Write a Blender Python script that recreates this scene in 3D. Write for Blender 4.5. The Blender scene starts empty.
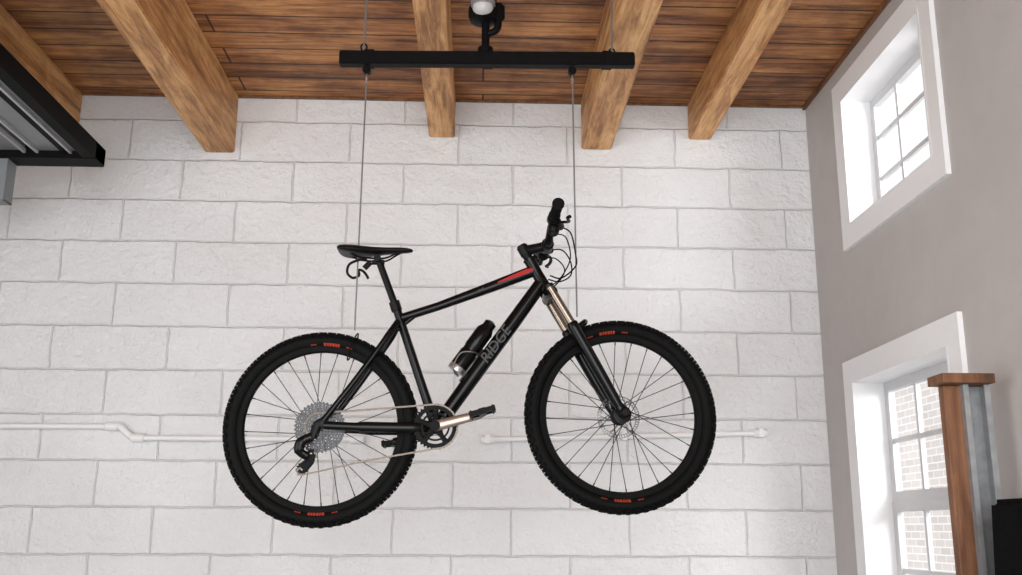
import bpy, bmesh, math, random
from mathutils import Matrix, Vector, Quaternion
random.seed(4)
sc=bpy.context.scene
COL=sc.collection
V=Vector
# ------------------------------------------------------------------ materials
def newmat(name):
    m=bpy.data.materials.new(name); m.use_nodes=True
    nt=m.node_tree; b=nt.nodes['Principled BSDF']
    return m,nt,b
def N(nt,t,**k):
    n=nt.nodes.new(t)
    for a,v in k.items():
        setattr(n,a,v)
    return n
def simple(name,col,rough=.5,metal=0.,noise=.0,nscale=40,bump=0.,coat=0.,spec=.5):
    m,nt,b=newmat(name)
    b.inputs['Roughness'].default_value=rough; b.inputs['Metallic'].default_value=metal
    b.inputs['Coat Weight'].default_value=coat; b.inputs['Specular IOR Level'].default_value=spec
    tc=N(nt,'ShaderNodeTexCoord'); nz=N(nt,'ShaderNodeTexNoise'); nz.inputs['Scale'].default_value=nscale
    nt.links.new(tc.outputs['Object'],nz.inputs['Vector'])
    r=N(nt,'ShaderNodeValToRGB')
    r.color_ramp.elements[0].position=.3; r.color_ramp.elements[1].position=.7
    r.color_ramp.elements[0].color=(*[c*(1-noise) for c in col],1)
    r.color_ramp.elements[1].color=(*[min(1,c*(1+noise)) for c in col],1)
    nt.links.new(nz.outputs['Fac'],r.inputs['Fac']); nt.links.new(r.outputs['Color'],b.inputs['Base Color'])
    if bump>0:
        bp=N(nt,'ShaderNodeBump'); bp.inputs['Strength'].default_value=bump; bp.inputs['Distance'].default_value=.01
        nt.links.new(nz.outputs['Fac'],bp.inputs['Height']); nt.links.new(bp.outputs['Normal'],b.inputs['Normal'])
    return m
def block_wall():
    m,nt,b=newmat('painted_block')
    b.inputs['Roughness'].default_value=.45
    L=nt.links.new
    tc=N(nt,'ShaderNodeTexCoord'); sp=N(nt,'ShaderNodeSeparateXYZ'); L(tc.outputs['Object'],sp.inputs[0])
    ad=N(nt,'ShaderNodeMath',operation='ADD'); ad.inputs[1].default_value=-.0704; L(sp.outputs['Z'],ad.inputs[0])
    ax=N(nt,'ShaderNodeMath',operation='ADD'); ax.inputs[1].default_value=10.02; L(sp.outputs['X'],ax.inputs[0])
    nz0=N(nt,'ShaderNodeTexNoise'); nz0.inputs['Scale'].default_value=9; nz0.inputs['Detail'].default_value=4; L(tc.outputs['Object'],nz0.inputs['Vector'])
    cb=N(nt,'ShaderNodeCombineXYZ'); L(ax.outputs[0],cb.inputs[0]); L(ad.outputs[0],cb.inputs[1])
    wob=N(nt,'ShaderNodeVectorMath',operation='SCALE'); wob.inputs['Scale'].default_value=.018; L(nz0.outputs['Color'],wob.inputs[0])
    va=N(nt,'ShaderNodeVectorMath',operation='ADD'); L(cb.outputs[0],va.inputs[0]); L(wob.outputs[0],va.inputs[1])
    br=N(nt,'ShaderNodeTexBrick'); br.inputs['Scale'].default_value=1; br.inputs['Brick Width'].default_value=.60
    br.inputs['Row Height'].default_value=.2316; br.inputs['Mortar Size'].default_value=.008; br.inputs['Mortar Smooth'].default_value=1.
    br.inputs['Color1'].default_value=(.855,.855,.862,1); br.inputs['Color2'].default_value=(.825,.825,.832,1); br.inputs['Mortar'].default_value=(.79,.79,.795,1)
    L(va.outputs[0],br.inputs['Vector'])
    nzp=N(nt,'ShaderNodeTexNoise'); nzp.inputs['Scale'].default_value=2.2; nzp.inputs['Detail'].default_value=5; L(tc.outputs['Object'],nzp.inputs['Vector'])
    rp=N(nt,'ShaderNodeValToRGB'); rp.color_ramp.elements[0].position=.35; rp.color_ramp.elements[0].color=(.955,.95,.945,1); rp.color_ramp.elements[1].position=.6; rp.color_ramp.elements[1].color=(1,1,1,1)
    L(nzp.outputs['Fac'],rp.inputs['Fac'])
    mp_=N(nt,'ShaderNodeMixRGB',blend_type='MULTIPLY'); mp_.inputs['Fac'].default_value=1; L(br.outputs['Color'],mp_.inputs[1]); L(rp.outputs['Color'],mp_.inputs[2]); L(mp_.outputs[0],b.inputs['Base Color'])
    nz=N(nt,'ShaderNodeTexNoise'); nz.inputs['Scale'].default_value=34; nz.inputs['Detail'].default_value=8; nz.inputs['Roughness'].default_value=.68; L(tc.outputs['Object'],nz.inputs['Vector'])
    nz2=N(nt,'ShaderNodeTexNoise'); nz2.inputs['Scale'].default_value=11; nz2.inputs['Detail'].default_value=4; L(tc.outputs['Object'],nz2.inputs['Vector'])
    s=N(nt,'ShaderNodeMath',operation='MULTIPLY_ADD'); s.inputs[1].default_value=-.50; L(br.outputs['Fac'],s.inputs[0]); L(nz.outputs['Fac'],s.inputs[2])
    s2=N(nt,'ShaderNodeMath',operation='MULTIPLY_ADD'); s2.inputs[1].default_value=1.3; L(nz2.outputs['Fac'],s2.inputs[0]); L(s.outputs[0],s2.inputs[2])
    bp=N(nt,'ShaderNodeBump'); bp.inputs['Strength'].default_value=.95; bp.inputs['Distance'].default_value=.017
    L(s2.outputs[0],bp.inputs['Height']); L(bp.outputs['Normal'],b.inputs['Normal'])
    return m
def wood(name,c1,c2,c3,axis,rough=.5,planks=None,fine=30.,coord='Object',bump=.25):
    m,nt,b=newmat(name); L=nt.links.new
    b.inputs['Roughness'].default_value=rough
    tc=N(nt,'ShaderNodeTexCoord'); mp=N(nt,'ShaderNodeMapping'); L(tc.outputs[coord],mp.inputs[0])
    sc_=[1,1,1]; sc_['XYZ'.index(axis)]=.09
    mp.inputs['Scale'].default_value=sc_
    vec=mp.outputs[0]
    nz=N(nt,'ShaderNodeTexNoise'); nz.inputs['Scale'].default_value=fine; nz.inputs['Detail'].default_value=8; nz.inputs['Roughness'].default_value=.7; nz.inputs['Distortion'].default_value=.8
    L(vec,nz.inputs['Vector'])
    nb=N(nt,'ShaderNodeTexNoise'); nb.inputs['Scale'].default_value=5; nb.inputs['Detail'].default_value=3; nb.inputs['Distortion'].default_value=1.6; L(vec,nb.inputs['Vector'])
    mx=N(nt,'ShaderNodeMath',operation='MULTIPLY_ADD'); mx.inputs[1].default_value=.6; L(nz.outputs['Fac'],mx.inputs[0])
    ml=N(nt,'ShaderNodeMath',operation='MULTIPLY'); ml.inputs[1].default_value=.4; L(nb.outputs['Fac'],ml.inputs[0]); L(ml.outputs[0],mx.inputs[2])
    r=N(nt,'ShaderNodeValToRGB'); e=r.color_ramp.elements
    e[0].position=.40; e[0].color=(*c1,1); e[1].position=.60; e[1].color=(*c3,1)
    k=e.new(.5); k.color=(*c2,1)
    L(mx.outputs[0],r.inputs['Fac'])
    col=r.outputs['Color']; h=mx.outputs[0]
    vo=N(nt,'ShaderNodeTexVoronoi'); vo.inputs['Scale'].default_value=3.2
    mp2=N(nt,'ShaderNodeMapping'); L(tc.outputs[coord],mp2.inputs[0]); s3=[1,1,1]; s3['XYZ'.index(axis)]=.45; mp2.inputs['Scale'].default_value=s3
    L(mp2.outputs[0],vo.inputs['Vector'])
    kr=N(nt,'ShaderNodeValToRGB'); kr.color_ramp.elements[0].position=.03; kr.color_ramp.elements[0].color=(.3,.22,.16,1); kr.color_ramp.elements[1].position=.13; kr.color_ramp.elements[1].color=(1,1,1,1)
    L(vo.outputs['Distance'],kr.inputs['Fac'])
    mk=N(nt,'ShaderNodeMixRGB',blend_type='MULTIPLY'); mk.inputs['Fac'].default_value=.85; L(col,mk.inputs[1]); L(kr.outputs['Color'],mk.inputs[2]); col=mk.outputs[0]
    we=N(nt,'ShaderNodeTexNoise'); we.inputs['Scale'].default_value=4.5; we.inputs['Detail'].default_value=7; we.inputs['Roughness'].default_value=.65; L(tc.outputs[coord],we.inputs['Vector'])
    wr=N(nt,'ShaderNodeValToRGB'); wr.color_ramp.elements[0].position=.36; wr.color_ramp.elements[0].color=(.60,.52,.45,1) if planks else (.82,.78,.73,1); wr.color_ramp.elements[1].position=.56; wr.color_ramp.elements[1].color=(1,1,1,1)
    L(we.outputs['Fac'],wr.inputs['Fac'])
    mw=N(nt,'ShaderNodeMixRGB',blend_type='MULTIPLY'); mw.inputs['Fac'].default_value=1; L(col,mw.inputs[1]); L(wr.outputs['Color'],mw.inputs[2]); col=mw.outputs[0]
    if planks:
        sp=N(nt,'ShaderNodeSeparateXYZ'); L(tc.outputs[coord],sp.inputs[0])
        cb=N(nt,'ShaderNodeCombineXYZ')
        L(sp.outputs['X' if axis=='X' else 'Y'],cb.inputs[0]); L(sp.outputs['Y' if axis=='X' else 'X'],cb.inputs[1])
        br=N(nt,'ShaderNodeTexBrick'); br.inputs['Scale'].default_value=1; br.inputs['Brick Width'].default_value=planks[1]; br.inputs['Row Height'].default_value=planks[0]
        br.inputs['Mortar Size'].default_value=.006; br.inputs['Mortar Smooth'].default_value=.3
        br.inputs['Color1'].default_value=(1.15,1.1,1.05,1); br.inputs['Color2'].default_value=(.72,.68,.63,1); br.inputs['Mortar'].default_value=(.08,.05,.03,1)
        L(cb.outputs[0],br.inputs['Vector'])
        mm=N(nt,'ShaderNodeMixRGB',blend_type='MULTIPLY'); mm.inputs['Fac'].default_value=1; L(col,mm.inputs[1]); L(br.outputs['Color'],mm.inputs[2]); col=mm.outputs[0]
    L(col,b.inputs['Base Color'])
    bp=N(nt,'ShaderNodeBump'); bp.inputs['Strength'].default_value=bump; bp.inputs['Distance'].default_value=.006; L(h,bp.inputs['Height']); L(bp.outputs['Normal'],b.inputs['Normal'])
    return m
def brickmat(name):
    m,nt,b=newmat(name); L=nt.links.new
    tc=N(nt,'ShaderNodeTexCoord'); sp=N(nt,'ShaderNodeSeparateXYZ'); L(tc.outputs['Object'],sp.inputs[0]); cb=N(nt,'ShaderNodeCombineXYZ')
    L(sp.outputs['Y'],cb.inputs[0]); L(sp.outputs['Z'],cb.inputs[1])
    br=N(nt,'ShaderNodeTexBrick'); br.inputs['Scale'].default_value=1; br.inputs['Brick Width'].default_value=.22; br.inputs['Row Height'].default_value=.075; br.inputs['Mortar Size'].default_value=.007
    br.inputs['Color1'].default_value=(.66,.58,.54,1); br.inputs['Color2'].default_value=(.56,.50,.47,1); br.inputs['Mortar'].default_value=(.78,.76,.75,1)
    L(cb.outputs[0],br.inputs['Vector']); L(br.outputs['Color'],b.inputs['Base Color']); b.inputs['Roughness'].default_value=.9
    return m
def glassmat():
    m=bpy.data.materials.new('window_glass'); m.use_nodes=True; nt=m.node_tree; nt.nodes.clear()
    o=N(nt,'ShaderNodeOutputMaterial'); mx=N(nt,'ShaderNodeMixShader'); t=N(nt,'ShaderNodeBsdfTransparent'); g=N(nt,'ShaderNodeBsdfGlossy'); g.inputs['Roughness'].default_value=.02
    mx.inputs[0].default_value=.06; nt.links.new(t.outputs[0],mx.inputs[1]); nt.links.new(g.outputs[0],mx.inputs[2]); nt.links.new(mx.outputs[0],o.inputs[0]); return m

M_BLOCK=block_wall()
M_GREY=simple('grey_plaster',(.49,.465,.45),.8,0,.03,8,.05)
M_WHITE=simple('white_trim_paint',(.84,.84,.85),.4,0,.01,20)
M_SASH=simple('sash_paint',(.62,.62,.63),.4,0,.01,20)
M_PIPE=simple('painted_pipe',(.78,.78,.78),.4,0,.02,20)
M_CEIL=wood('ceiling_planks',(.12,.040,.012),(.38,.162,.054),(.62,.32,.12),'X',.6,(.165,2.6),26)
M_BEAM=wood('beam_wood',(.30,.125,.042),(.59,.305,.115),(.80,.48,.22),'Y',.55,None,34,'Object',.8)
M_TRIMW=wood('dark_trim_wood',(.10,.04,.02),(.18,.08,.035),(.25,.12,.05),'Y',.5,None,30)
M_POSTW=wood('post_wood',(.07,.026,.010),(.155,.062,.025),(.24,.105,.048),'Z',.6,None,30)
M_FLOOR=simple('concrete_floor',(.42,.41,.40),.6,0,.12,5,.1)
M_BLACK=simple('gloss_black_paint',(.003,.003,.0033),.22,0,.1,30,0,.06,.16)
M_SATIN=simple('satin_black',(.004,.004,.0043),.38,0,.2,60,0,0,.14)
M_CASE=simple('matt_black_case',(.006,.006,.0065),.8,0,.2,60,.05,0,.03)
M_RUB=simple('tyre_rubber',(.004,.004,.004),.65,0,.25,90,.1,0,.10)
M_STEELBLK=simple('black_steel',(.004,.004,.0043),.45,.0,.2,30,0,0,.08)
M_STEEL=simple('galvanised_steel',(.34,.35,.36),.45,.5,.12,25)
M_SILVER=simple('polished_silver',(.50,.50,.50),.28,.9,.06,60)
M_CASS=simple('cassette_steel',(.06,.06,.063),.4,.9,.2,120)
M_DISC=simple('brake_disc_steel',(.20,.20,.205),.35,.9,.1,120)
M_BRONZE=simple('bronze_stanchion',(.21,.17,.135),.22,.9,.05,50)
M_CRANK=simple('champagne_crank',(.34,.285,.24),.3,.8,.05,60)
M_CABLE=simple('wire_rope',(.24,.24,.24),.4,.6,.1,300)
M_SPOKE=simple('spoke_steel',(.03,.03,.03),.4,.4,.1,100)
M_CHAIN=simple('chain_metal',(.12,.098,.08),.4,.8,.3,200)
M_RED=simple('red_decal',(.36,.008,.006),.4,0,.05,50,0,0,.2)
M_ORG=simple('orange_decal',(.36,.045,.022),.5,0,.05,50,0,0,.2)
M_GREYD=simple('grey_lettering',(.050,.050,.053),.45,0,.05,50,0,0,.2)
M_DOOR=simple('garage_panel_grey',(.20,.21,.22),.45,.1,.05,20)
M_DOORL=simple('garage_rib_light',(.40,.40,.40),.45,.0,.03,20)
M_DOORD=simple('garage_frame_dark',(.004,.004,.0044),.6,.0,.1,20,0,0,.08)
M_DOME=simple('opal_grey_plastic',(.45,.445,.44),.3,0,.02,20)
M_BRICK=brickmat('neighbour_brick')
M_GLASS=glassmat()
M_GRASS=simple('outdoor_paving',(.5,.5,.48),.9,0,.1,3)

# ------------------------------------------------------------------ mesh helpers
def mkobj(name,bm,mat,parent=None,smooth=False,mats=None):
    bmesh.ops.recalc_face_normals(bm,faces=bm.faces)
    me=bpy.data.meshes.new(name); bm.to_mesh(me); bm.free()
    if mats:
        for m in mats: me.materials.append(m)
    else: me.materials.append(mat)
    if smooth:
        for p in me.polygons: p.use_smooth=True
    o=bpy.data.objects.new(name,me); COL.objects.link(o)
    if parent: o.parent=parent; o.matrix_parent_inverse=parent.matrix_world.inverted()
    return o
def empty(name,loc):
    e=bpy.data.objects.new(name,None); COL.objects.link(e); e.location=loc; e.empty_display_size=.1
    e.matrix_world=Matrix.Translation(loc); return e
def bbox(bm,a,b,mi=0,rot=None,cen=None):
    vs=[]
    for x in(a[0],b[0]):
        for y in(a[1],b[1]):
            for z in(a[2],b[2]):
                vs.append(bm.verts.new(V((x,y,z))))
    idx=[(0,1,3,2),(4,6,7,5),(0,4,5,1),(2,3,7,6),(0,2,6,4),(1,5,7,3)]
    fs=[]
    for q in idx:
        f=bm.faces.new([vs[i] for i in q]); f.material_index=mi; fs.append(f)
    return vs,fs
def box(name,a,b,mat,parent=None,bev=0.):
    bm=bmesh.new(); bbox(bm,a,b)
    if bev>0: bmesh.ops.bevel(bm,geom=bm.edges[:],offset=bev,segments=2,affect='EDGES',profile=.7)
    return mkobj(name,bm,mat,parent)
def obox(bm,c,ux,uy,uz,hx,hy,hz):
    vs=[]
    for i in(-1,1):
        for j in(-1,1):
            for k in(-1,1):
                vs.append(bm.verts.new(c+ux*hx*i+uy*hy*j+uz*hz*k))
    for q in [(0,1,3,2),(4,6,7,5),(0,4,5,1),(2,3,7,6),(0,2,6,4),(1,5,7,3)]:
        bm.faces.new([vs[i] for i in q])
def sweep(bm,pts,rad,n=12,closed=False,flat=(1,1),ref=None):
    pts=[V(p) for p in pts]; m=len(pts)
    if not hasattr(rad,'__len__'): rad=[rad]*m
    rings=[]; prev=None
    for i,p in enumerate(pts):
        if closed: t=(pts[(i+1)%m]-pts[i-1]).normalized()
        elif i==0: t=(pts[1]-p).normalized()
        elif i==m-1: t=(p-pts[-2]).normalized()
        else: t=((pts[i+1]-p).normalized()+(p-pts[i-1]).normalized()).normalized()
        if prev is None:
            u=V(ref) if ref else (V((0,1,0)) if abs(t.y)<.9 else V((0,0,1)))
        else: u=prev
        u=(u-t*u.dot(t)).normalized(); prev=u; w=t.cross(u)
        ring=[bm.verts.new(p+(u*math.cos(2*math.pi*k/n)*flat[0]+w*math.sin(2*math.pi*k/n)*flat[1])*rad[i]) for k in range(n)]
        rings.append(ring)
    for i in range(m if closed else m-1):
        a=rings[i]; b=rings[(i+1)%m]
        for k in range(n): bm.faces.new([a[k],a[(k+1)%n],b[(k+1)%n],b[k]])
    if not closed:
        bm.faces.new(rings[0][::-1]); bm.faces.new(rings[-1])
def tube(name,pts,rad,mat,parent=None,n=14,flat=(1,1),closed=False,ref=None):
    bm=bmesh.new(); sweep(bm,pts,rad,n,closed,flat,ref)
    o=mkobj(name,bm,mat,parent,True)
    o.data.set_sharp_from_angle(angle=math.radians(40))
    return o
def catmull(P,n=8):
    P=[V(p) for p in P]; Q=[P[0]*2-P[1]]+P+[P[-1]*2-P[-2]]; r=[]
    for i in range(1,len(Q)-2):
        for k in range(n):
            t=k/n
            r.append(.5*((2*Q[i])+(Q[i+1]-Q[i-1])*t+(2*Q[i-1]-5*Q[i]+4*Q[i+1]-Q[i+2])*t*t+(3*Q[i]-Q[i-1]-3*Q[i+1]+Q[i+2])*t**3))
    r.append(P[-1]); return r
def lathe(bm,prof,cen,n=64,axis='Y',closed=True,mi=0):
    rings=[]
    for r,a in prof:
        rings.append([bm.verts.new(cen+(V((r*math.cos(2*math.pi*k/n),a,r*math.sin(2*math.pi*k/n))) if axis=='Y' else V((r*math.cos(2*math.pi*k/n),r*math.sin(2*math.pi*k/n),a)))) for k in range(n)])
    m=len(prof)
    for i in range(m if closed else m-1):
        a=rings[i]; b=rings[(i+1)%m]
        for k in range(n):
            f=bm.faces.new([a[k],a[(k+1)%n],b[(k+1)%n],b[k]]); f.material_index=mi
    if not closed:
        for rg in (rings[0],rings[-1]):
            bm.faces.new(rg)

# ------------------------------------------------------------------ room shell
XR=1.822; YB=5.2; ZC=3.682; XL=-3.3; YF=-3.0
box('floor',(XL-.2,YF,-.1),(XR+.18,YB+.2,0),M_FLOOR)
box('wall_back',(XL-.2,YB,0),(XR+.18,YB+.2,ZC+.1),M_BLOCK)
box('wall_left',(XL-.2,YF,0),(XL,YB,ZC+.1),M_GREY)
box('ceiling',(XL,YF,ZC),(XR,YB,ZC+.1),M_CEIL)
W1=(3.71,4.63,2.80,3.465); W2=(3.74,4.76,.85,2.06); TH=.17
bm=bmesh.new()
ys=[YF,3.71,3.74,4.63,4.76,YB]; zs=[0,.85,2.06,2.80,3.465,ZC+.1]
for i in range(5):
    for j in range(5):
        yc=(ys[i]+ys[i+1])/2; zc=(zs[j]+zs[j+1])/2
        if any(w[0]<yc<w[1] and w[2]<zc<w[3] for w in(W1,W2)): continue
        bbox(bm,(XR,ys[i],zs[j]),(XR+TH,ys[i+1],zs[j+1]))
bmesh.ops.remove_doubles(bm,verts=bm.verts[:],dist=1e-5)
seen={}; dead=[]
bm.verts.index_update()
for f in bm.faces:
    k=tuple(sorted(v.index for v in f.verts))
    if k in seen: dead+= [f,seen[k]]
    else: seen[k]=f
bmesh.ops.delete(bm,geom=list(set(dead)),context='FACES_ONLY')
mkobj('wall_right',bm,M_GREY)
box('trim_1',(XR-.018,YF,ZC-.022),(XR-.001,YB-.001,ZC-.001),M_TRIMW)
box('trim_2',(XL+.2,YB-.02,ZC-.012),(XR-.02,YB-.001,ZC-.001),M_TRIMW)

def window(name,w,cas,double):
    y0,y1,z0,z1=w
    e=empty(name,(XR,(y0+y1)/2,(z0+z1)/2))
    bm=bmesh.new(); T=.022
    bbox(bm,(XR-T,y0-cas,z1),(XR-.0005,y1+cas,z1+cas))
    bbox(bm,(XR-T,y0-cas,z0-cas),(XR-.0005,y1+cas,z0))
    bbox(bm,(XR-T,y0-cas,z0),(XR-.0005,y0,z1))
    bbox(bm,(XR-T,y1,z0),(XR-.0005,y1+cas,z1))
    mkobj('casing',bm,M_WHITE,e)
    bm=bmesh.new(); t=.014; xa=XR-T-.001; xb=XR+TH
    bbox(bm,(xa,y0,z1-t),(xb,y1,z1)); bbox(bm,(xa,y0,z0),(xb,y1,z0+t))
    bbox(bm,(xa,y0,z0+t),(xb,y0+t,z1-t)); bbox(bm,(xa,y1-t,z0+t),(xb,y1,z1-t))
    mkobj('jamb_lining',bm,M_WHITE,e)
    xs=XR+.125
    bm=bmesh.new()
    def sash(x0,za,zb,cols,nr):
        s=.046; a=y0+t; b=y1-t; x1=x0+.03
        bbox(bm,(x0,a,za),(x1,a+s,zb)); bbox(bm,(x0,b-s,za),(x1,b,zb))
        bbox(bm,(x0,a+s,za),(x1,b-s,za+s)); bbox(bm,(x0,a+s,zb-s),(x1,b-s,zb))
        for k in range(1,cols):
            yy=a+(b-a)*k/cols
            bbox(bm,(x0+.004,yy-.011,za+s),(x1-.006,yy+.011,zb-s))
        for k in range(1,nr):
            zz=za+(zb-za)*k/nr
            bbox(bm,(x0+.006,a+s,zz-.011),(x1-.008,b-s,zz+.011))
    if double:
        mid=1.46
        sash(xs,z0+t,mid+.025,3,2); sash(xs+.006,mid+.0255,z1-t,3,2)
    else: sash(xs,z0+t,z1-t,3,3)
    mkobj('sash_and_muntins',bm,M_SASH,e)
    box('glass_pane',(xs+.016,y0+t+.01,z0+t+.01),(xs+.018,y1-t-.01,z1-t-.01),M_GLASS,e)
window('window_1',W1,.10,False)
window('window_2',W2,.10,True)

# ------------------------------------------------------------------ ceiling beams
def beam(x0,x1,zb):
    bm=bmesh.new(); y0=YF+.02; y1=YB-.002
    bbox(bm,(x0,y0,zb),(x1,y1,ZC-.001))
    bmesh.ops.bevel(bm,geom=bm.edges[:],offset=.007,segments=2,affect='EDGES')
    return mkobj('ceiling_beam',bm,M_BEAM)
for b in [(-1.515,-1.355,3.346),(-.295,-.152,3.456),(.55,.715,3.40),(1.15,1.275,3.47),(-2.40,-2.21,3.50)]: beam(*b)

# ------------------------------------------------------------------ wall pipe
def pipe():
    e=empty('conduit_pipe',(-.5,YB-.03,1.8)); yy=YB-.032
    tube('pipe_run_a',[(-3.25,yy,1.843),(-1.86,yy,1.849)],.014,M_PIPE,e)
    tube('pipe_bend',catmull([(-1.87,yy,1.849),(-1.82,yy,1.848),(-1.79,yy,1.82),(-1.75,yy,1.794),(-1.70,yy,1.792)],6),.018,M_PIPE,e)
    tube('pipe_run_b',[(-1.72,yy,1.792),(-.62,yy,1.794)],.014,M_PIPE,e)
    tube('pipe_run_c',[(.02,yy,1.797),(1.47,yy,1.842)],.014,M_PIPE,e)
    for x,z in[(-1.86,1.849),(-1.73,1.792),(-.62,1.794),(.045,1.798),(1.46,1.842)]:
        tube('coupling',[(x-.035,yy,z),(x-.03,yy,z),(x+.03,yy,z),(x+.035,yy,z)],[.017,.022,.022,.017],M_PIPE,e)
    for x,z in[(-2.6,1.846),(-1.2,1.793),(.045,1.798),(.75,1.82),(1.46,1.842)]:
        box('pipe_clip',(x-.014,YB-.055,z-.022),(x+.014,YB-.0005,z+.022),M_PIPE,e,.004)
pipe()

# ------------------------------------------------------------------ overhead garage door (open) at the left
def gdoor():
    e=empty('overhead_garage_door',(-2.3,3.4,3.08))
    y0=1.2; y1=4.6; z0=3.035; z1=3.12
    bm=bmesh.new()
    bbox(bm,(-1.875,y0,z0),(-1.815,y1,z1)); bbox(bm,(-2.95,y1-.12,z0-.003),(-1.815,y1,z1-.005))
    bbox(bm,(-2.95,y0,z0),(-2.89,y1,z1)); bbox(bm,(-2.95,y0,z0),(-1.815,y0+.05,z1))
    bmesh.ops.bevel(bm,geom=bm.edges[:],offset=.003,segments=1,affect='EDGES')
    mkobj('door_frame',bm,M_DOORD,e)
    box('door_skin',(-2.90,y0+.02,z1-.02),(-1.87,y1-.02,z1-.008),M_DOOR,e)
    bm=bmesh.new()
    for x,wd in((-1.905,.026),(-2.03,.055),(-2.20,.055),(-2.40,.05),(-2.6,.05),(-2.8,.05)):
        bbox(bm,(x-wd,y0+.05,z1-.052),(x+wd,y1-.12,z1-.02))
    mkobj('door_ribs',bm,M_DOOR,e)
    bm=bmesh.new()
    for x in(-1.93,-2.085,-2.145): bbox(bm,(x-.006,y0+.05,z1-.066),(x+.006,y1-.12,z1-.045))
    mkobj('door_seams_light',bm,M_DOORL,e)
    bm=bmesh.new()
    for x in(-1.955,-2.30,-2.5): bbox(bm,(x-.016,y0+.05,z1-.062),(x+.016,y1-.12,z1-.02))
    mkobj('door_rails_dark',bm,M_DOORD,e)
    bm=bmesh.new()
    bbox(bm,(-2.46,4.50,2.83),(-2.225,4.506,z0)); bbox(bm,(-2.233,4.506,2.83),(-2.225,4.59,z0)); bbox(bm,(-2.46,4.506,2.83),(-2.225,4.59,2.836))
    bmesh.ops.bevel(bm,geom=bm.edges[:],offset=.002,segments=1,affect='EDGES')
    mkobj('track_bracket',bm,M_DOOR,e)
    for y in(1.6,2.4):
        tube('hanger_rod',[(-1.845,y,z1-.01),(-1.845,y,ZC-.002)],.006,M_STEELBLK,e,8)
gdoor()

# ------------------------------------------------------------------ hoist bar + cables
YK=3.75
RC=V((-.584,YK,1.7115)); FC=V((.533,YK,1.768)); BB=V((-.159,YK,1.716))
bike=empty('mountain_bike',BB)
def hoist():
    e=empty('bike_hoist_bar',(0,YK,3.21))
    bm=bmesh.new()
    a=V((-.583,YK,3.204)); b=V((.619,YK,3.222)); d=(b-a).normalized(); up=V((-d.z,0,d.x))
    obox(bm,(a+b)/2,d,V((0,1,0)),up,(b-a).length/2,.022,.029)
    bmesh.ops.bevel(bm,geom=bm.edges[:],offset=.004,segments=2,affect='EDGES')
    mkobj('bar',bm,M_STEELBLK,e)
    bm=bmesh.new()
    for s in(.10,.5,.905):
        p=a.lerp(b,s); obox(bm,p,d,V((0,1,0)),up,.020,.024,.0315)
    mkobj('bar_clamps',bm,M_STEELBLK,e)
    tube('centre_post',[(.008,YK,3.24),(.008,YK,3.40)],.017,M_STEELBLK,e)
    tube('post_foot',[(.008,YK,3.235),(.008,YK,3.262)],.032,M_STEELBLK,e)
    tube('side_arm',catmull([(.01,YK,3.33),(.035,YK,3.335),(.058,YK,3.36),(.06,YK,3.44)],5),.015,M_STEELBLK,e)
    tube('side_knuckle',[(.06,YK,3.39),(.06,YK,3.40),(.06,YK,3.45),(.06,YK,3.46)],[.018,.027,.027,.018],M_STEELBLK,e)
    tube('hoist_motor',[(.0,YK,3.375),(.0,YK,3.385),(.0,YK,3.41),(.0,YK,3.44),(.0,YK,3.46),(.0,YK,3.56),(.0,YK,3.58),(.0,YK,ZC-.001)],[.035,.056,.064,.064,.052,.055,.07,.07],M_STEELBLK,e,28)
    bm=bmesh.new(); bmesh.ops.create_uvsphere(bm,u_segments=24,v_segments=16,radius=.043)
    for v in bm.verts: v.co=V((v.co.x-.004,v.co.y+YK-.045,v.co.z*.9+3.422))
    mkobj('sensor_dome',bm,M_DOME,e,True)
    tube('dome_collar',[(-.004,YK-.045,3.426),(-.004,YK-.045,3.450)],.050,M_STEEL,e,24)
    for x0,x1 in((-.487,-.482),(.527,.533)):
        tube('upper_cable',[(x0,YK,3.24),(x1,YK,ZC-.002)],.0045,M_CABLE,e,8)
        tube('eye_bolt',[(x1,YK,ZC-.03),(x1,YK,ZC-.002)],.010,M_STEELBLK,e,10)
        ring=[(x0+.012*math.cos(t*math.pi/8),YK,3.257+.016*math.sin(t*math.pi/8)) for t in range(16)]
        tube('eye_ring',ring,.0035,M_STEELBLK,e,8,closed=True)
    tube('suspension_cable',[(-.471,YK,3.172),(-.476,YK,2.082)],.0032,M_CABLE,bike,8)
    tube('suspension_cable',[(.363,YK,3.185),(.372,YK,2.145)],.0032,M_CABLE,bike,8)
    for x,z in((-.471,3.155),(.363,3.168)):
        tube('cable_pulley',[(x,YK-.012,z+.0),(x,YK+.012,z)],.017,M_STEELBLK,bike,16)
        tube('cable_clip',[(x,YK,z-.03),(x,YK,z-.055)],.006,M_SILVER,bike,10)
    for cx,cz,wx,wz in((-.587,1.715,-.476,2.03),(.532,1.772,.375,2.072)):
        d=(V((wx,0,wz))-V((cx,0,cz))).normalized(); c=V((cx,YK,cz))+d*.322
        ring=[c+d*(.054*math.cos(t*math.pi/12))+V((0,1,0))*(.041*math.sin(t*math.pi/12)) for t in range(24)]
        tube('wheel_sling',ring,.0028,M_STEELBLK,bike,8,closed=True)
hoist()

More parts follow.
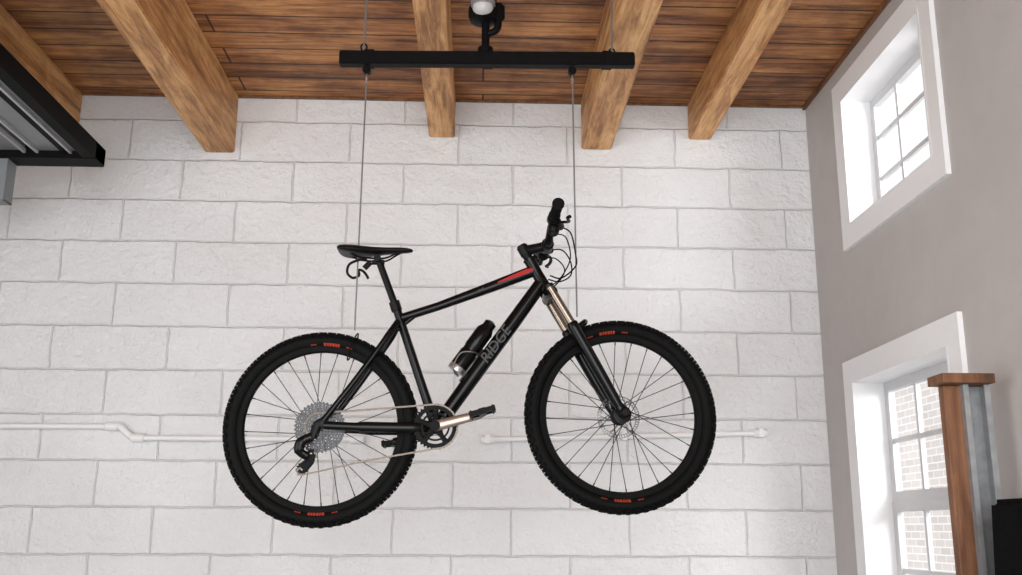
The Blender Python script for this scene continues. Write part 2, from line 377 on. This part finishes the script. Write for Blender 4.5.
# ------------------------------------------------------------------ mountain bike
def P(x,z,y=0): return V((x,YK+y,z))
front=[]
def wheel(C,rear):
    tag='rear' if rear else 'front'; out=[]
    R=.362 if rear else .366
    bm=bmesh.new(); rt=.0265; Rm=R-.0075-rt
    prof=[(Rm+rt*math.cos(a)*(1.0),1.06*rt*math.sin(a)) for a in [2*math.pi*k/18 for k in range(18)]]
    lathe(bm,prof,C,96)
    n=66
    for k in range(n):
        for row,(ang,off,hh,ww,ll) in enumerate(((11,.0,.0042,.0046,.0075),(-11,.0,.0042,.0046,.0075),(30,.5,.0042,.005,.007),(-30,.5,.0042,.005,.007),(54,0,.0050,.0055,.0085),(-54,0,.0050,.0055,.0085))):
            th=2*math.pi*(k+off)/n; a=math.radians(ang)
            rad=V((math.cos(th),0,math.sin(th))); tan=V((-math.sin(th),0,math.cos(th))); ax=V((0,1,0))
            nrm=rad*math.cos(a)+ax*math.sin(a); lat=ax*math.cos(a)-rad*math.sin(a)
            c=C+rad*Rm+nrm*(rt+hh*.75)
            obox(bm,c,tan,lat,nrm,ll,ww,hh)
    out.append(mkobj(tag+'_tyre',bm,M_RUB,bike))
    bm=bmesh.new()
    lathe(bm,[(.283,-.006),(.288,-.0135),(.308,-.0155),(.308,.0155),(.288,.0135),(.283,.006)],C,96)
    out.append(mkobj(tag+'_rim',bm,M_RUB,bike,True)); out[-1].data.set_sharp_from_angle(angle=math.radians(30))
    bm=bmesh.new(); ns=28
    for k in range(ns):
        side=1 if k%2 else -1; th=2*math.pi*k/ns+.05
        sk=1.15 if (k//2)%2 else -1.15
        h=C+V((.027*math.cos(th+sk),side*.030,.027*math.sin(th+sk))); r=C+V((.284*math.cos(th),0,.284*math.sin(th)))
        sweep(bm,[h,r],.0017,6)
        sweep(bm,[r,r+(h-r).normalized()*.014],.0026,6)
    out.append(mkobj(tag+'_spokes',bm,M_SPOKE,bike,True))
    bm=bmesh.new()
    sweep(bm,[C+V((0,y,0)) for y in(-.062,-.055,-.052,-.036,-.034,-.028,-.026,.026,.028,.034,.036,.055,.062)],[.010,.010,.017,.017,.034,.034,.018,.018,.034,.034,.017,.017,.01],24)
    out.append(mkobj(tag+'_hub',bm,M_SATIN,bike,True)); out[-1].data.set_sharp_from_angle(angle=math.radians(30))
    bm=bmesh.new(); yr=.043
    nd=48
    for r0,r1 in((.066,.0695),(.077,.082)):
        lathe(bm,[(r0,yr-.001),(r1,yr-.001),(r1,yr+.001),(r0,yr+.001)],C,96)
    for k in range(nd):
        th=2*math.pi*k/nd; d0=V((math.cos(th),0,math.sin(th))); d1=V((math.cos(th+.05),0,math.sin(th+.05)))
        sweep(bm,[C+V((0,yr,0))+d0*.068,C+V((0,yr,0))+d1*.079],.0022,5,flat=(.4,1))
    for k in range(6):
        th=2*math.pi*k/6; d0=V((math.cos(th+.6),0,math.sin(th+.6))); d1=V((math.cos(th),0,math.sin(th))); dm=V((math.cos(th+.2),0,math.sin(th+.2)))
        sweep(bm,[C+V((0,yr,0))+d0*.02,C+V((0,yr,0))+dm*.045,C+V((0,yr,0))+d1*.068],.0036,6,flat=(.3,1))
    lathe(bm,[(.012,yr-.002),(.024,yr-.002),(.024,yr+.002),(.012,yr+.002)],C,32)
    out.append(mkobj(tag+'_brake_disc',bm,M_DISC,bike))
    bm=bmesh.new()
    def side_y(rr):
        return 1.06*math.sqrt(max(rt*rt-(Rm-rr)**2,0))+.0008
    def arc(t0,t1,r0,r1):
        m=6; d_=R-.361
        for s in(-1,1):
            for i in range(m):
                for j in range(3):
                    ra=r0+d_+(r1-r0)*j/3; rb=r0+d_+(r1-r0)*(j+1)/3; q=[]
                    for (tt,rr) in((i,ra),(i+1,ra),(i+1,rb),(i,rb)):
                        t=math.radians(t0+(t1-t0)*tt/m)
                        q.append(bm.verts.new(C+V((rr*math.cos(t),s*side_y(rr),rr*math.sin(t)))))
                    bm.faces.new(q)
    for base in((86,271) if rear else (100,270)):
        for (a0,a1) in((-6.5,-5.1),(-4.7,-3.5),(-3.1,-1.4),(-.9,.6),(1.0,2.2),(2.7,4.4)):
            arc(base+a0,base+a1,.3055,.3155)
        for (a0,a1) in((9.5,10.4),(10.8,11.6),(12,13.2),(-15.5,-14.4),(-14,-13.2),(-12.7,-11.5)):
            arc(base+a0,base+a1,.3085,.3125)
    out.append(mkobj(tag+'_tyre_decals',bm,M_ORG,bike))
    return out
wheel(RC,True)
front+=wheel(FC,False)

# frame tubes
tube('seat_tube',[BB,P(-.225,1.90),P(-.322,2.175)],[.019,.017,.0165],M_BLACK,bike,18)
tube('seat_clamp',[P(-.318,2.160),P(-.330,2.195)],.021,M_SATIN,bike,18)
tube('seatpost',[P(-.325,2.18),P(-.392,2.352)],.0135,M_SATIN,bike,16)
tube('top_tube',[P(-.313,2.128),P(-.16,2.180),P(.05,2.262),P(.212,2.328)],[.0165,.0165,.021,.023],M_BLACK,bike,18,flat=(.9,1.0))
tube('down_tube',[P(-.150,1.728),P(-.02,1.915),P(.13,2.125),P(.232,2.272)],[.027,.029,.029,.027],M_BLACK,bike,20)
ax_d=V((.237,0,-.425)).normalized()
HT=P(.187,2.372); HB=P(.253,2.252)
tube('head_tube',[HT-ax_d*.004,HT,HT+ax_d*.01,(HT+HB)/2,HB-ax_d*.012,HB,HB+ax_d*.006],[.02,.0255,.0235,.022,.025,.028,.024],M_BLACK,bike,22)
tube('bottom_bracket_shell',[BB+V((0,-.04,0)),BB+V((0,.04,0))],.026,M_BLACK,bike,24)
for s in(-1,1):
    tube('chainstay',catmull([P(-.175,1.716,.025*s),P(-.25,1.712,.050*s),P(-.42,1.712,.062*s),P(-.565,1.716,.066*s)],5),[.020]*6+[.018]*5+[.014]*5,M_BLACK,bike,14,flat=(.7,1.05))
    tube('seatstay',catmull([P(-.312,2.115,.012*s),P(-.345,2.055,.045*s),P(-.45,1.895,.060*s),P(-.567,1.733,.066*s)],5),[.013]*6+[.0115]*10,M_BLACK,bike,12)
    tube('dropout',[P(-.56,1.735,.067*s),P(-.587,1.715,.067*s),P(-.592,1.700,.067*s)],[.016,.021,.012],M_SATIN,bike,14,flat=(.25,1))
tube('rear_axle',[P(-.587,1.715,-.078),P(-.587,1.715,.078)],.008,M_SATIN,bike,14)
tube('frame_gusset',[P(-.318,2.085),P(-.25,2.142)],.009,M_BLACK,bike,10)
bm=bmesh.new()
dd=(P(.205,2.325)-P(.05,2.262)).normalized(); up=V((-dd.z,0,dd.x))
for s in(-1,1):
    for a0,a1,w0,w1 in((.0,.055,.002,.008),(.055,.125,.008,.011),(.125,.150,.011,.004)):
        q=[]
        for t,wd in((a0,-w0),(a1,-w1),(a1,w1),(a0,w0)):
            c=P(.066,2.2682)+dd*t+up*(.004+wd*.8)
            q.append(bm.verts.new(c+V((0,s*.0207,0))))
        bm.faces.new(q)
mkobj('red_frame_decal',bm,M_RED,bike)
def text(tx,loc,ang,size,mat,name,yoff):
    cu=bpy.data.curves.new(name,'FONT'); cu.body=tx; cu.size=size; cu.extrude=.0004; cu.align_x='CENTER'; cu.align_y='CENTER'; cu.shear=.2; cu.offset=.0003
    o=bpy.data.objects.new(name,cu); COL.objects.link(o)
    o.matrix_world=Matrix.Translation(loc+V((0,yoff,0)))@Matrix.Rotation(-ang,4,'Y')@Matrix.Rotation(math.radians(90),4,'X')
    dg=bpy.context.evaluated_depsgraph_get(); dg.update()
    me=bpy.data.meshes.new_from_object(o.evaluated_get(dg)); mw=o.matrix_world.copy(); bpy.data.objects.remove(o)
    me.transform(mw); me.materials.clear(); me.materials.append(mat)
    ob=bpy.data.objects.new(name,me); COL.objects.link(ob); ob.parent=bike; ob.matrix_parent_inverse=bike.matrix_world.inverted(); return ob
angd=math.atan2(2.125-1.915,.15)
text('RIDGE',P(.060,2.027),angd,.056,M_GREYD,'down_tube_lettering',-.0295)
text('trail',P(.0,2.2425),math.atan2(.082,.21),.016,M_GREYD,'top_tube_lettering',-.0203)

# saddle
bm=bmesh.new()
secs=[(-.556,2.404,.030,.006),(-.548,2.404,.062,.017),(-.52,2.402,.074,.024),(-.48,2.399,.070,.025),(-.43,2.397,.046,.022),(-.38,2.398,.030,.018),(-.33,2.401,.022,.016),(-.280,2.402,.018,.014),(-.262,2.399,.010,.006)]
rings=[]
for x,z,w,h in secs:
    rg=[]
    for k in range(20):
        a=2*math.pi*k/20; c=math.cos(a); s_=math.sin(a)
        yy=w*math.copysign(abs(c)**.8,c); zz=h*(s_*.62 if s_>0 else s_*.9)
        zz-= .012*(abs(yy)/.075)**2
        rg.append(bm.verts.new(P(x,z+zz,yy)))
    rings.append(rg)
for i in range(len(rings)-1):
    for k in range(20): bm.faces.new([rings[i][k],rings[i][(k+1)%20],rings[i+1][(k+1)%20],rings[i+1][k]])
bm.faces.new(rings[0]); bm.faces.new(rings[-1])
sd=mkobj('saddle',bm,M_SATIN,bike,True)
md=sd.modifiers.new('s','SUBSURF'); md.levels=1; md.render_levels=1
for s in(-1,1):
    tube('saddle_rail',catmull([P(-.515,2.388,.03*s),P(-.475,2.368,.024*s),P(-.43,2.362,.022*s),P(-.37,2.362,.022*s),P(-.325,2.385,.012*s),P(-.30,2.396,.006*s)],5),.0038,M_STEELBLK,bike,8)
tube('seatpost_head',[P(-.398,2.362,-.03),P(-.398,2.362,.03)],.014,M_SATIN,bike,14)
tube('seatpost_clamp',[P(-.42,2.350),P(-.372,2.352)],.010,M_SATIN,bike,12)
lp=catmull([P(-.44,2.362,-.01),P(-.475,2.352,-.02),P(-.505,2.335,-.02),P(-.512,2.305,-.01),P(-.492,2.288,0),P(-.470,2.300,.01),P(-.472,2.322,.01),P(-.455,2.318,.01),P(-.44,2.30,.0),P(-.432,2.285,0)],5)
tube('saddle_strap',lp,.0052,M_SATIN,bike,8)
tube('strap_buckle',[P(-.448,2.325,-.005),P(-.425,2.350,-.005)],.011,M_SATIN,bike,10)

# drivetrain
def gear(bm,C,r,teeth,th,y,inner):
    n=teeth*4; o=[];i_=[]
    for s in(-1,1):
        ro=[];ri=[]
        for k in range(n):
            a=2*math.pi*k/n; rr=r if k%4 in(0,1) else r-.006
            ro.append(bm.verts.new(C+V((rr*math.cos(a),y+s*th/2,rr*math.sin(a)))))
            ri.append(bm.verts.new(C+V((inner*math.cos(a),y+s*th/2,inner*math.sin(a)))))
        o.append(ro); i_.append(ri)
        for k in range(n): bm.faces.new([ro[k],ro[(k+1)%n],ri[(k+1)%n],ri[k]])
    for k in range(n):
        bm.faces.new([o[0][k],o[0][(k+1)%n],o[1][(k+1)%n],o[1][k]]); bm.faces.new([i_[0][k],i_[0][(k+1)%n],i_[1][(k+1)%n],i_[1][k]])
CY=-.052
bm=bmesh.new(); gear(bm,BB,.084,36,.004,CY,.063)
mkobj('chainring',bm,M_STEELBLK,bike)
bm=bmesh.new()
for k in range(5):
    a=2*math.pi*k/5+.3; d=V((math.cos(a),0,math.sin(a)))
    sweep(bm,[BB+V((0,CY-.004,0))+d*.015,BB+V((0,CY-.002,0))+d*.045,BB+V((0,CY,0))+d*.070],[.015,.009,.012],10,flat=(.35,1))
    sweep(bm,[BB+d*.067+V((0,CY-.007,0)),BB+d*.067+V((0,CY+.005,0))],.007,10)
lathe(bm,[(.046,CY-.002),(.053,CY-.002),(.053,CY+.002),(.046,CY+.002)],BB,48)
mkobj('chainring_spider',bm,M_STEELBLK,bike)
tube('crank_axle',[BB+V((0,-.083,0)),BB+V((0,.083,0))],.013,M_SATIN,bike,20)
tube('crank_boss',[BB+V((0,-.086,0)),BB+V((0,-.062,0))],.019,M_STEELBLK,bike,24)
tip=P(.012,1.760,-.085)
tube('crank_arm',[BB+V((-.002,-.073,-.001)),BB+V((.02,-.075,.005)),BB.lerp(tip,.55)+V((0,-.03,0)),tip+V((-.01,.004,-.003)),tip+V((.010,.003,.003))],[.020,.020,.0175,.0165,.009],M_CRANK,bike,18,flat=(.5,1))
tipf=P(-.322,1.670,.085)
tube('crank_arm_far',[BB+V((.004,.073,.002)),BB.lerp(tipf,.5)+V((0,.03,0)),tipf],[.020,.015,.014],M_SATIN,bike,16,flat=(.5,1))
def pedal(c,s,name,tilt):
    bm=bmesh.new(); yc=c+V((0,s*.058,0)); ux=V((math.cos(tilt),0,math.sin(tilt))); uz=V((-math.sin(tilt),0,math.cos(tilt))); uy=V((0,1,0))
    for k in(-1,1):
        obox(bm,yc+ux*.042*k,ux,uy,uz,.006,.045,.010); obox(bm,yc+uy*.042*k,ux,uy,uz,.046,.004,.009)
    obox(bm,yc,ux,uy,uz,.012,.045,.011); obox(bm,yc,ux,uy,uz,.045,.006,.005)
    for i in(-1,1):
        for j in(-1,1):
            sweep(bm,[yc+ux*.04*i+uy*.035*j-uz*.014,yc+ux*.04*i+uy*.035*j+uz*.014],.0025,6)
    sweep(bm,[c-uy*s*.008,yc],.008,10)
    mkobj(name,bm,M_STEELBLK,bike)
pedal(tip,-1,'pedal_near',.28); pedal(tipf,1,'pedal_far',.1)
bm=bmesh.new()
for k in range(9):
    r=.095-.0085*k; gear(bm,RC,r,max(11,int(r*420)),.0018,-.034-.0038*k,max(r-.0115,.012))
mkobj('cassette',bm,M_CASS,bike)
bm=bmesh.new()
for k in range(5):
    a=2*math.pi*k/5; d=V((math.cos(a),0,math.sin(a))); sweep(bm,[RC+V((0,-.034,0))+d*.012,RC+V((0,-.034,0))+d*.086],.005,8,flat=(.3,1))
sweep(bm,[RC+V((0,-.036,0)),RC+V((0,-.069,0))],.020,20)
mkobj('cassette_carrier',bm,M_SATIN,bike)
dy=-.062
tube('derailleur_hanger',[P(-.590,1.712,dy-.012),P(-.598,1.685,dy-.014),P(-.603,1.670,dy-.014)],[.018,.014,.016],M_SATIN,bike,12,flat=(.5,1))
tube('derailleur_body',catmull([P(-.605,1.672,dy-.022),P(-.638,1.655,dy-.024),P(-.645,1.622,dy-.02),P(-.618,1.602,dy-.012)],5),[.016]*5+[.020]*6+[.016]*5,M_BLACK,bike,12,flat=(.7,1))
def jock(c,r):
    bm=bmesh.new(); gear(bm,c,r,12,.004,0,.006)
    return mkobj('jockey_wheel',bm,M_STEELBLK,bike)
J1=P(-.610,1.612,dy+.012); J2=P(-.638,1.560,dy+.012)
jock(J1,.022); jock(J2,.023)
for yo in(-.008,.006):
    tube('derailleur_cage',[J1+V((0,yo,0)),J1.lerp(J2,.5)+V((.012,yo,0)),J2+V((0,yo,0))],[.020,.016,.020],M_STEELBLK,bike,12,flat=(.12,1))
def chainpath():
    pts=[]; yc=CY; rc=.050; rr=.081
    for k in range(9):
        a=math.radians(200-k*14); pts.append(RC+V((rc*math.cos(a),dy+.008,rc*math.sin(a))))
    for k in range(15):
        a=math.radians(96-k*13.2); pts.append(BB+V((rr*math.cos(a),yc,rr*math.sin(a))))
    pts.append(P(-.40,1.592,-.05))
    for a in(290,250,200): pts.append(J2+V((.022*math.cos(math.radians(a)),0,.022*math.sin(math.radians(a)))))
    pts.append(J1+V((.020,0,-.01))); pts.append(J1+V((.012,0,.018)))
    return pts
cp=chainpath(); bm=bmesh.new()
seg=[]; tot=0
for a,b in zip(cp,cp[1:]): seg.append((tot,a,b)); tot+=(b-a).length
n=int(tot/.0127)
for i in range(n):
    s=i*.0127
    for st,a,b in seg:
        Ls=(b-a).length
        if st<=s<st+Ls: c=a.lerp(b,(s-st)/Ls); t=(b-a).normalized(); break
    nn=t.cross(V((0,1,0))).normalized(); w=.0035 if i%2 else .0023
    for sg in(-1,1): obox(bm,c+V((0,w*sg,0))+t*.004,t,V((0,1,0)),nn,.0078,.0006,.0030)
    obox(bm,c,t,V((0,1,0)),nn,.0025,.003,.0022)
mkobj('chain',bm,M_CHAIN,bike)

# water bottle and cage
dtd=(P(.13,2.125)-P(-.02,1.915)).normalized(); nrm=V((-dtd.z,0,dtd.x))
b0=P(-.026,1.912)+nrm*.064-dtd*.02
tube('water_bottle',[b0,b0+dtd*.006,b0+dtd*.08,b0+dtd*.088,b0+dtd*.10,b0+dtd*.108,b0+dtd*.185,b0+dtd*.200,b0+dtd*.205,b0+dtd*.225,b0+dtd*.232],[.028,.034,.034,.031,.031,.034,.034,.027,.024,.024,.014],M_BLACK,bike,24)
tube('bottle_base_cap',[b0-dtd*.006,b0-dtd*.003,b0+dtd*.016,b0+dtd*.018],[.026,.0345,.0350,.034],M_SILVER,bike,24)
bm=bmesh.new()
obox(bm,b0+dtd*.05-nrm*.037,dtd,V((0,1,0)),nrm,.075,.010,.003)
for s in(-1,1):
    sweep(bm,catmull([b0+dtd*.10-nrm*.036+V((0,.01*s,0)),b0+dtd*.09-nrm*.015+V((0,.036*s,0)),b0+dtd*.06+nrm*.02+V((0,.034*s,0)),b0+dtd*.0+nrm*.01+V((0,.036*s,0)),b0-dtd*.012-nrm*.02+V((0,.015*s,0))],6),.0028,8)
mkobj('bottle_cage',bm,M_DISC,bike,True)

# ---- front assembly (fork, stem, bar), later steered as one unit
def F_(o): front.append(o); return o
CR=P(.268,2.226)
F_(tube('steerer',[HT-ax_d*.055,HB+ax_d*.03],.0145,M_SATIN,bike,16))
F_(tube('headset_spacers',[HT-ax_d*.028,HT-ax_d*.003],.0185,M_SATIN,bike,18))
F_(tube('fork_crown',[CR+V((0,-.078,0)),CR+V((0,-.06,0)),CR+V((0,0,0))-ax_d*.008,CR+V((0,.06,0)),CR+V((0,.078,0))],[.018,.024,.023,.024,.018],M_BLACK,bike,16,flat=(1,1)))
for s in(-1,1):
    a=CR+V((0,.066*s,0))-ax_d*.022
    mid=P(.352,2.085,.066*s); lo=P(.515,1.792,.064*s)
    F_(tube('fork_stanchion',[a,mid],.0165,M_BRONZE,bike,20))
    F_(tube('fork_top_cap',[a-ax_d*.008,a+ax_d*.004],.018,M_BLACK,bike,20))
    F_(tube('fork_lower_leg',[mid-ax_d*.025,mid-ax_d*.018,mid,mid.lerp(lo,.5),lo-ax_d*.03,lo],[.019,.0225,.0225,.0215,.019,.016],M_BLACK,bike,20))
    F_(tube('fork_dropout',[lo-ax_d*.01,P(.530,1.776,.064*s),P(.534,1.768,.064*s)],[.016,.021,.017],M_BLACK,bike,14,flat=(.6,1)))
F_(tube('fork_arch',catmull([P(.356,2.082,-.066),P(.384,2.105,-.055),P(.400,2.122,-.02),P(.400,2.122,.02),P(.384,2.105,.055),P(.356,2.082,.066)],5),.0115,M_BLACK,bike,12))
F_(tube('front_axle',[FC+V((0,-.086,0)),FC+V((0,-.078,0)),FC+V((0,.082,0))],[.012,.019,.012],M_SATIN,bike,16))
F_(tube('brake_caliper',[P(.505,1.835,.052),P(.485,1.872,.052)],[.018,.016],M_SATIN,bike,12))
SC=HT-ax_d*.036; BC=P(.258,2.428)
F_(tube('stem',[SC,SC.lerp(BC,.35),SC.lerp(BC,.8),BC],[.023,.020,.0195,.023],M_SATIN,bike,16))
F_(tube('stem_steerer_clamp',[SC-ax_d*.022,SC+ax_d*.018],.0225,M_SATIN,bike,18))
F_(tube('stem_face_plate',[BC+V((0,-.026,0)),BC+V((0,.026,0))],.0245,M_SATIN,bike,18))
F_(tube('stem_cap',[SC-ax_d*.027,SC-ax_d*.021],.018,M_BLACK,bike,18))
def bp(y,dz,dx): return BC+V((dx,y,dz))
hb=catmull([bp(-.35,.046,-.004),bp(-.22,.042,-.002),bp(-.13,.036,.0),bp(-.06,.004,.0),bp(0,0,0),bp(.06,.004,0),bp(.13,.036,0),bp(.22,.042,-.002),bp(.35,.046,-.004)],6)
F_(tube('handlebar',hb,[.0125]*12+[.015]*6+[.0175]*13+[.015]*6+[.0125]*12,M_SATIN,bike,14))
for s in(-1,1):
    g0=bp(.355*s,.046,-.004); g1=bp(.235*s,.0425,-.002)
    ps=[];rs=[]
    for k in range(25):
        t=k/24; ps.append(g0.lerp(g1,t)); rs.append(.0225 if k in(0,1,2,23,24) else (.0195 if k%2 else .0175))
    F_(tube('grip',ps,rs,M_RUB,bike,16))
    c=bp(.20*s,.0415,-.004)
    F_(tube('lever_clamp',[c+V((0,-.014,0)),c+V((0,.014,0))],.021,M_SATIN,bike,14))
    F_(tube('brake_master_cylinder',[c+V((.018,-.004*s,-.006)),c+V((.036,-.055*s,-.010))],[.014,.016],M_SATIN,bike,12))
    F_(tube('brake_lever',catmull([c+V((.028,.0,-.012)),c+V((.050,.03*s,-.020)),c+V((.050,.07*s,-.030)),c+V((.040,.105*s,-.032)),c+V((.048,.12*s,-.030))],5),.0070,M_SATIN,bike,10,flat=(1,.7)))
    c2=bp(.165*s,.040,-.001)
    F_(tube('shifter_body',[c2+V((.002,0,-.012)),c2+V((.006,-.004*s,-.034)),c2+V((.012,.0,-.048))],[.018,.024,.013],M_SATIN,bike,14))
    F_(tube('shift_paddle',[c2+V((.004,0,-.036)),c2+V((.0,.035*s,-.052)),c2+V((-.012,.055*s,-.052))],[.006,.008,.005],M_SATIN,bike,10))
    st=c+V((.036,-.055*s,-.010))
    end=HB+V((.012,.026*s,.05))
    F_(tube('brake_hose',catmull([st,st+V((.045,-.035*s,-.012)),st+V((.070,-.085*s,-.075)),st.lerp(end,.6)+V((.085,-.01*s,-.035)),end+V((.045,0,-.01)),end+V((.0,0,-.002))],7),.0028,M_RUB,bike,8))
    st2=c2+V((.012,-.01*s,-.04)); en2=P(.235,2.29,.022*s)
    F_(tube('shift_cable',catmull([st2,st2+V((.045,-.02*s,-.01)),st2.lerp(en2,.5)+V((.085,-.02*s,-.01)),en2+V((.05,.0,-.02)),en2],7),.0025,M_RUB,bike,8))
F_(tube('fork_hose',catmull([P(.285,2.27,.05),P(.35,2.19,.085),P(.40,2.06,.09),P(.49,1.90,.085),P(.495,1.87,.06)],6),.0028,M_RUB,bike,8))
bpy.context.view_layer.update()
q=Matrix.Translation(HT)@Matrix.Rotation(math.radians(4),4,-ax_d)@Matrix.Translation(-HT)
for o in front:
    inv=o.matrix_world.inverted()
    o.data.transform(inv@q@o.matrix_world)

# ------------------------------------------------------------------ timber and steel upright at right
e=empty('rack_upright',(1.66,3.4,0))
bm=bmesh.new(); bbox(bm,(1.588,3.36,0),(1.660,3.40,1.838)); bmesh.ops.bevel(bm,geom=bm.edges[:],offset=.003,segments=1,affect='EDGES'); mkobj('timber_post',bm,M_POSTW,e)
bm=bmesh.new()
bbox(bm,(1.645,3.335,0),(1.65,3.359,1.838)); bbox(bm,(1.661,3.395,0),(1.738,3.40,1.838)); bbox(bm,(1.732,3.335,0),(1.738,3.395,1.838)); bbox(bm,(1.65,3.335,0),(1.664,3.34,1.838)); bbox(bm,(1.718,3.335,0),(1.732,3.34,1.838))
mkobj('steel_channel',bm,M_STEEL,e)
box('timber_cap',(1.562,3.30,1.839),(1.742,3.42,1.872),M_POSTW,e,.004)
# ------------------------------------------------------------------ black case in the corner
e=empty('equipment_case',(1.70,3.1,0))
bm=bmesh.new()
vs,fs=bbox(bm,(1.545,2.98,.05),(1.80,3.2,1.45))
for v in bm.verts:
    if v.co.z>1 and v.co.x<1.6: v.co.x+=.078
bmesh.ops.bevel(bm,geom=bm.edges[:],offset=.018,segments=3,affect='EDGES')
mkobj('case_shell',bm,M_CASE,e)
bm=bmesh.new()
for z in(.35,.75,1.15): bbox(bm,(1.64,2.965,z),(1.785,2.985,z+.03))
for x in(1.67,1.76): bbox(bm,(x-.012,2.97,.08),(x+.012,2.985,1.40))
mkobj('case_ribs',bm,M_CASE,e)
for x in(1.62,1.76):
    tube('case_caster',[(x-.02,3.09,.03),(x+.02,3.09,.03)],.03,M_RUB,e,20)

# ------------------------------------------------------------------ outdoors
box('neighbour_brick_wall',(4.6,-2,-.1),(4.9,16,3.1),M_BRICK)
box('outdoor_ground',(2.05,-3,-.12),(4.6,16,-.02),M_GRASS)

# ------------------------------------------------------------------ light
w=bpy.data.worlds.new('World'); sc.world=w; w.use_nodes=True
bg=w.node_tree.nodes['Background']; bg.inputs['Color'].default_value=(.92,.96,1,1); bg.inputs['Strength'].default_value=1.2
def area(name,loc,rot,sx,sy,e,col=(1,1,1),aim=None):
    l=bpy.data.lights.new(name,'AREA'); l.shape='RECTANGLE'; l.size=sx; l.size_y=sy; l.energy=e; l.color=col
    o=bpy.data.objects.new(name,l); COL.objects.link(o); o.location=loc
    if aim is not None: o.rotation_euler=(V(aim)-V(loc)).to_track_quat('-Z','Y').to_euler()
    else: o.rotation_euler=[math.radians(a) for a in rot]
    return o
area('garage_opening_light',(-.3,-2.4,1.85),(90,0,-3),4.2,3.5,260,(.97,.985,1))
area('left_fill_light',(-3.2,1.4,1.6),(0,-95,0),2.2,2.6,72,(.97,.985,1))  # fill lamp added on the left to brighten the right wall; no door there
area('sky_glow_upper_window',(3.3,2.9,3.7),None,1.2,1.0,70,(.98,.99,1),(1.85,4.5,3.0))
area('sky_glow_lower_window',(3.3,2.9,2.4),None,1.2,1.0,70,(.98,.99,1),(1.85,4.6,1.4))
sun=bpy.data.lights.new('sun','SUN'); sun.energy=3.0; sun.angle=.03; so=bpy.data.objects.new('sun',sun); COL.objects.link(so); so.rotation_euler=(math.radians(35),math.radians(-20),0)

# ------------------------------------------------------------------ camera
cam=bpy.data.cameras.new('camera'); cam.sensor_width=36; cam.lens=36*1000/1022; cam.clip_start=.05
co=bpy.data.objects.new('camera',cam); COL.objects.link(co)
co.matrix_world=Matrix.Translation((0,0,1.35))@Matrix.Rotation(math.radians(-1.8),4,'Z')@Matrix.Rotation(math.radians(103.6),4,'X')@Matrix.Rotation(math.radians(.3),4,'Z')
sc.camera=co
sc.view_settings.view_transform='Standard'; sc.view_settings.look='None'; sc.view_settings.exposure=0
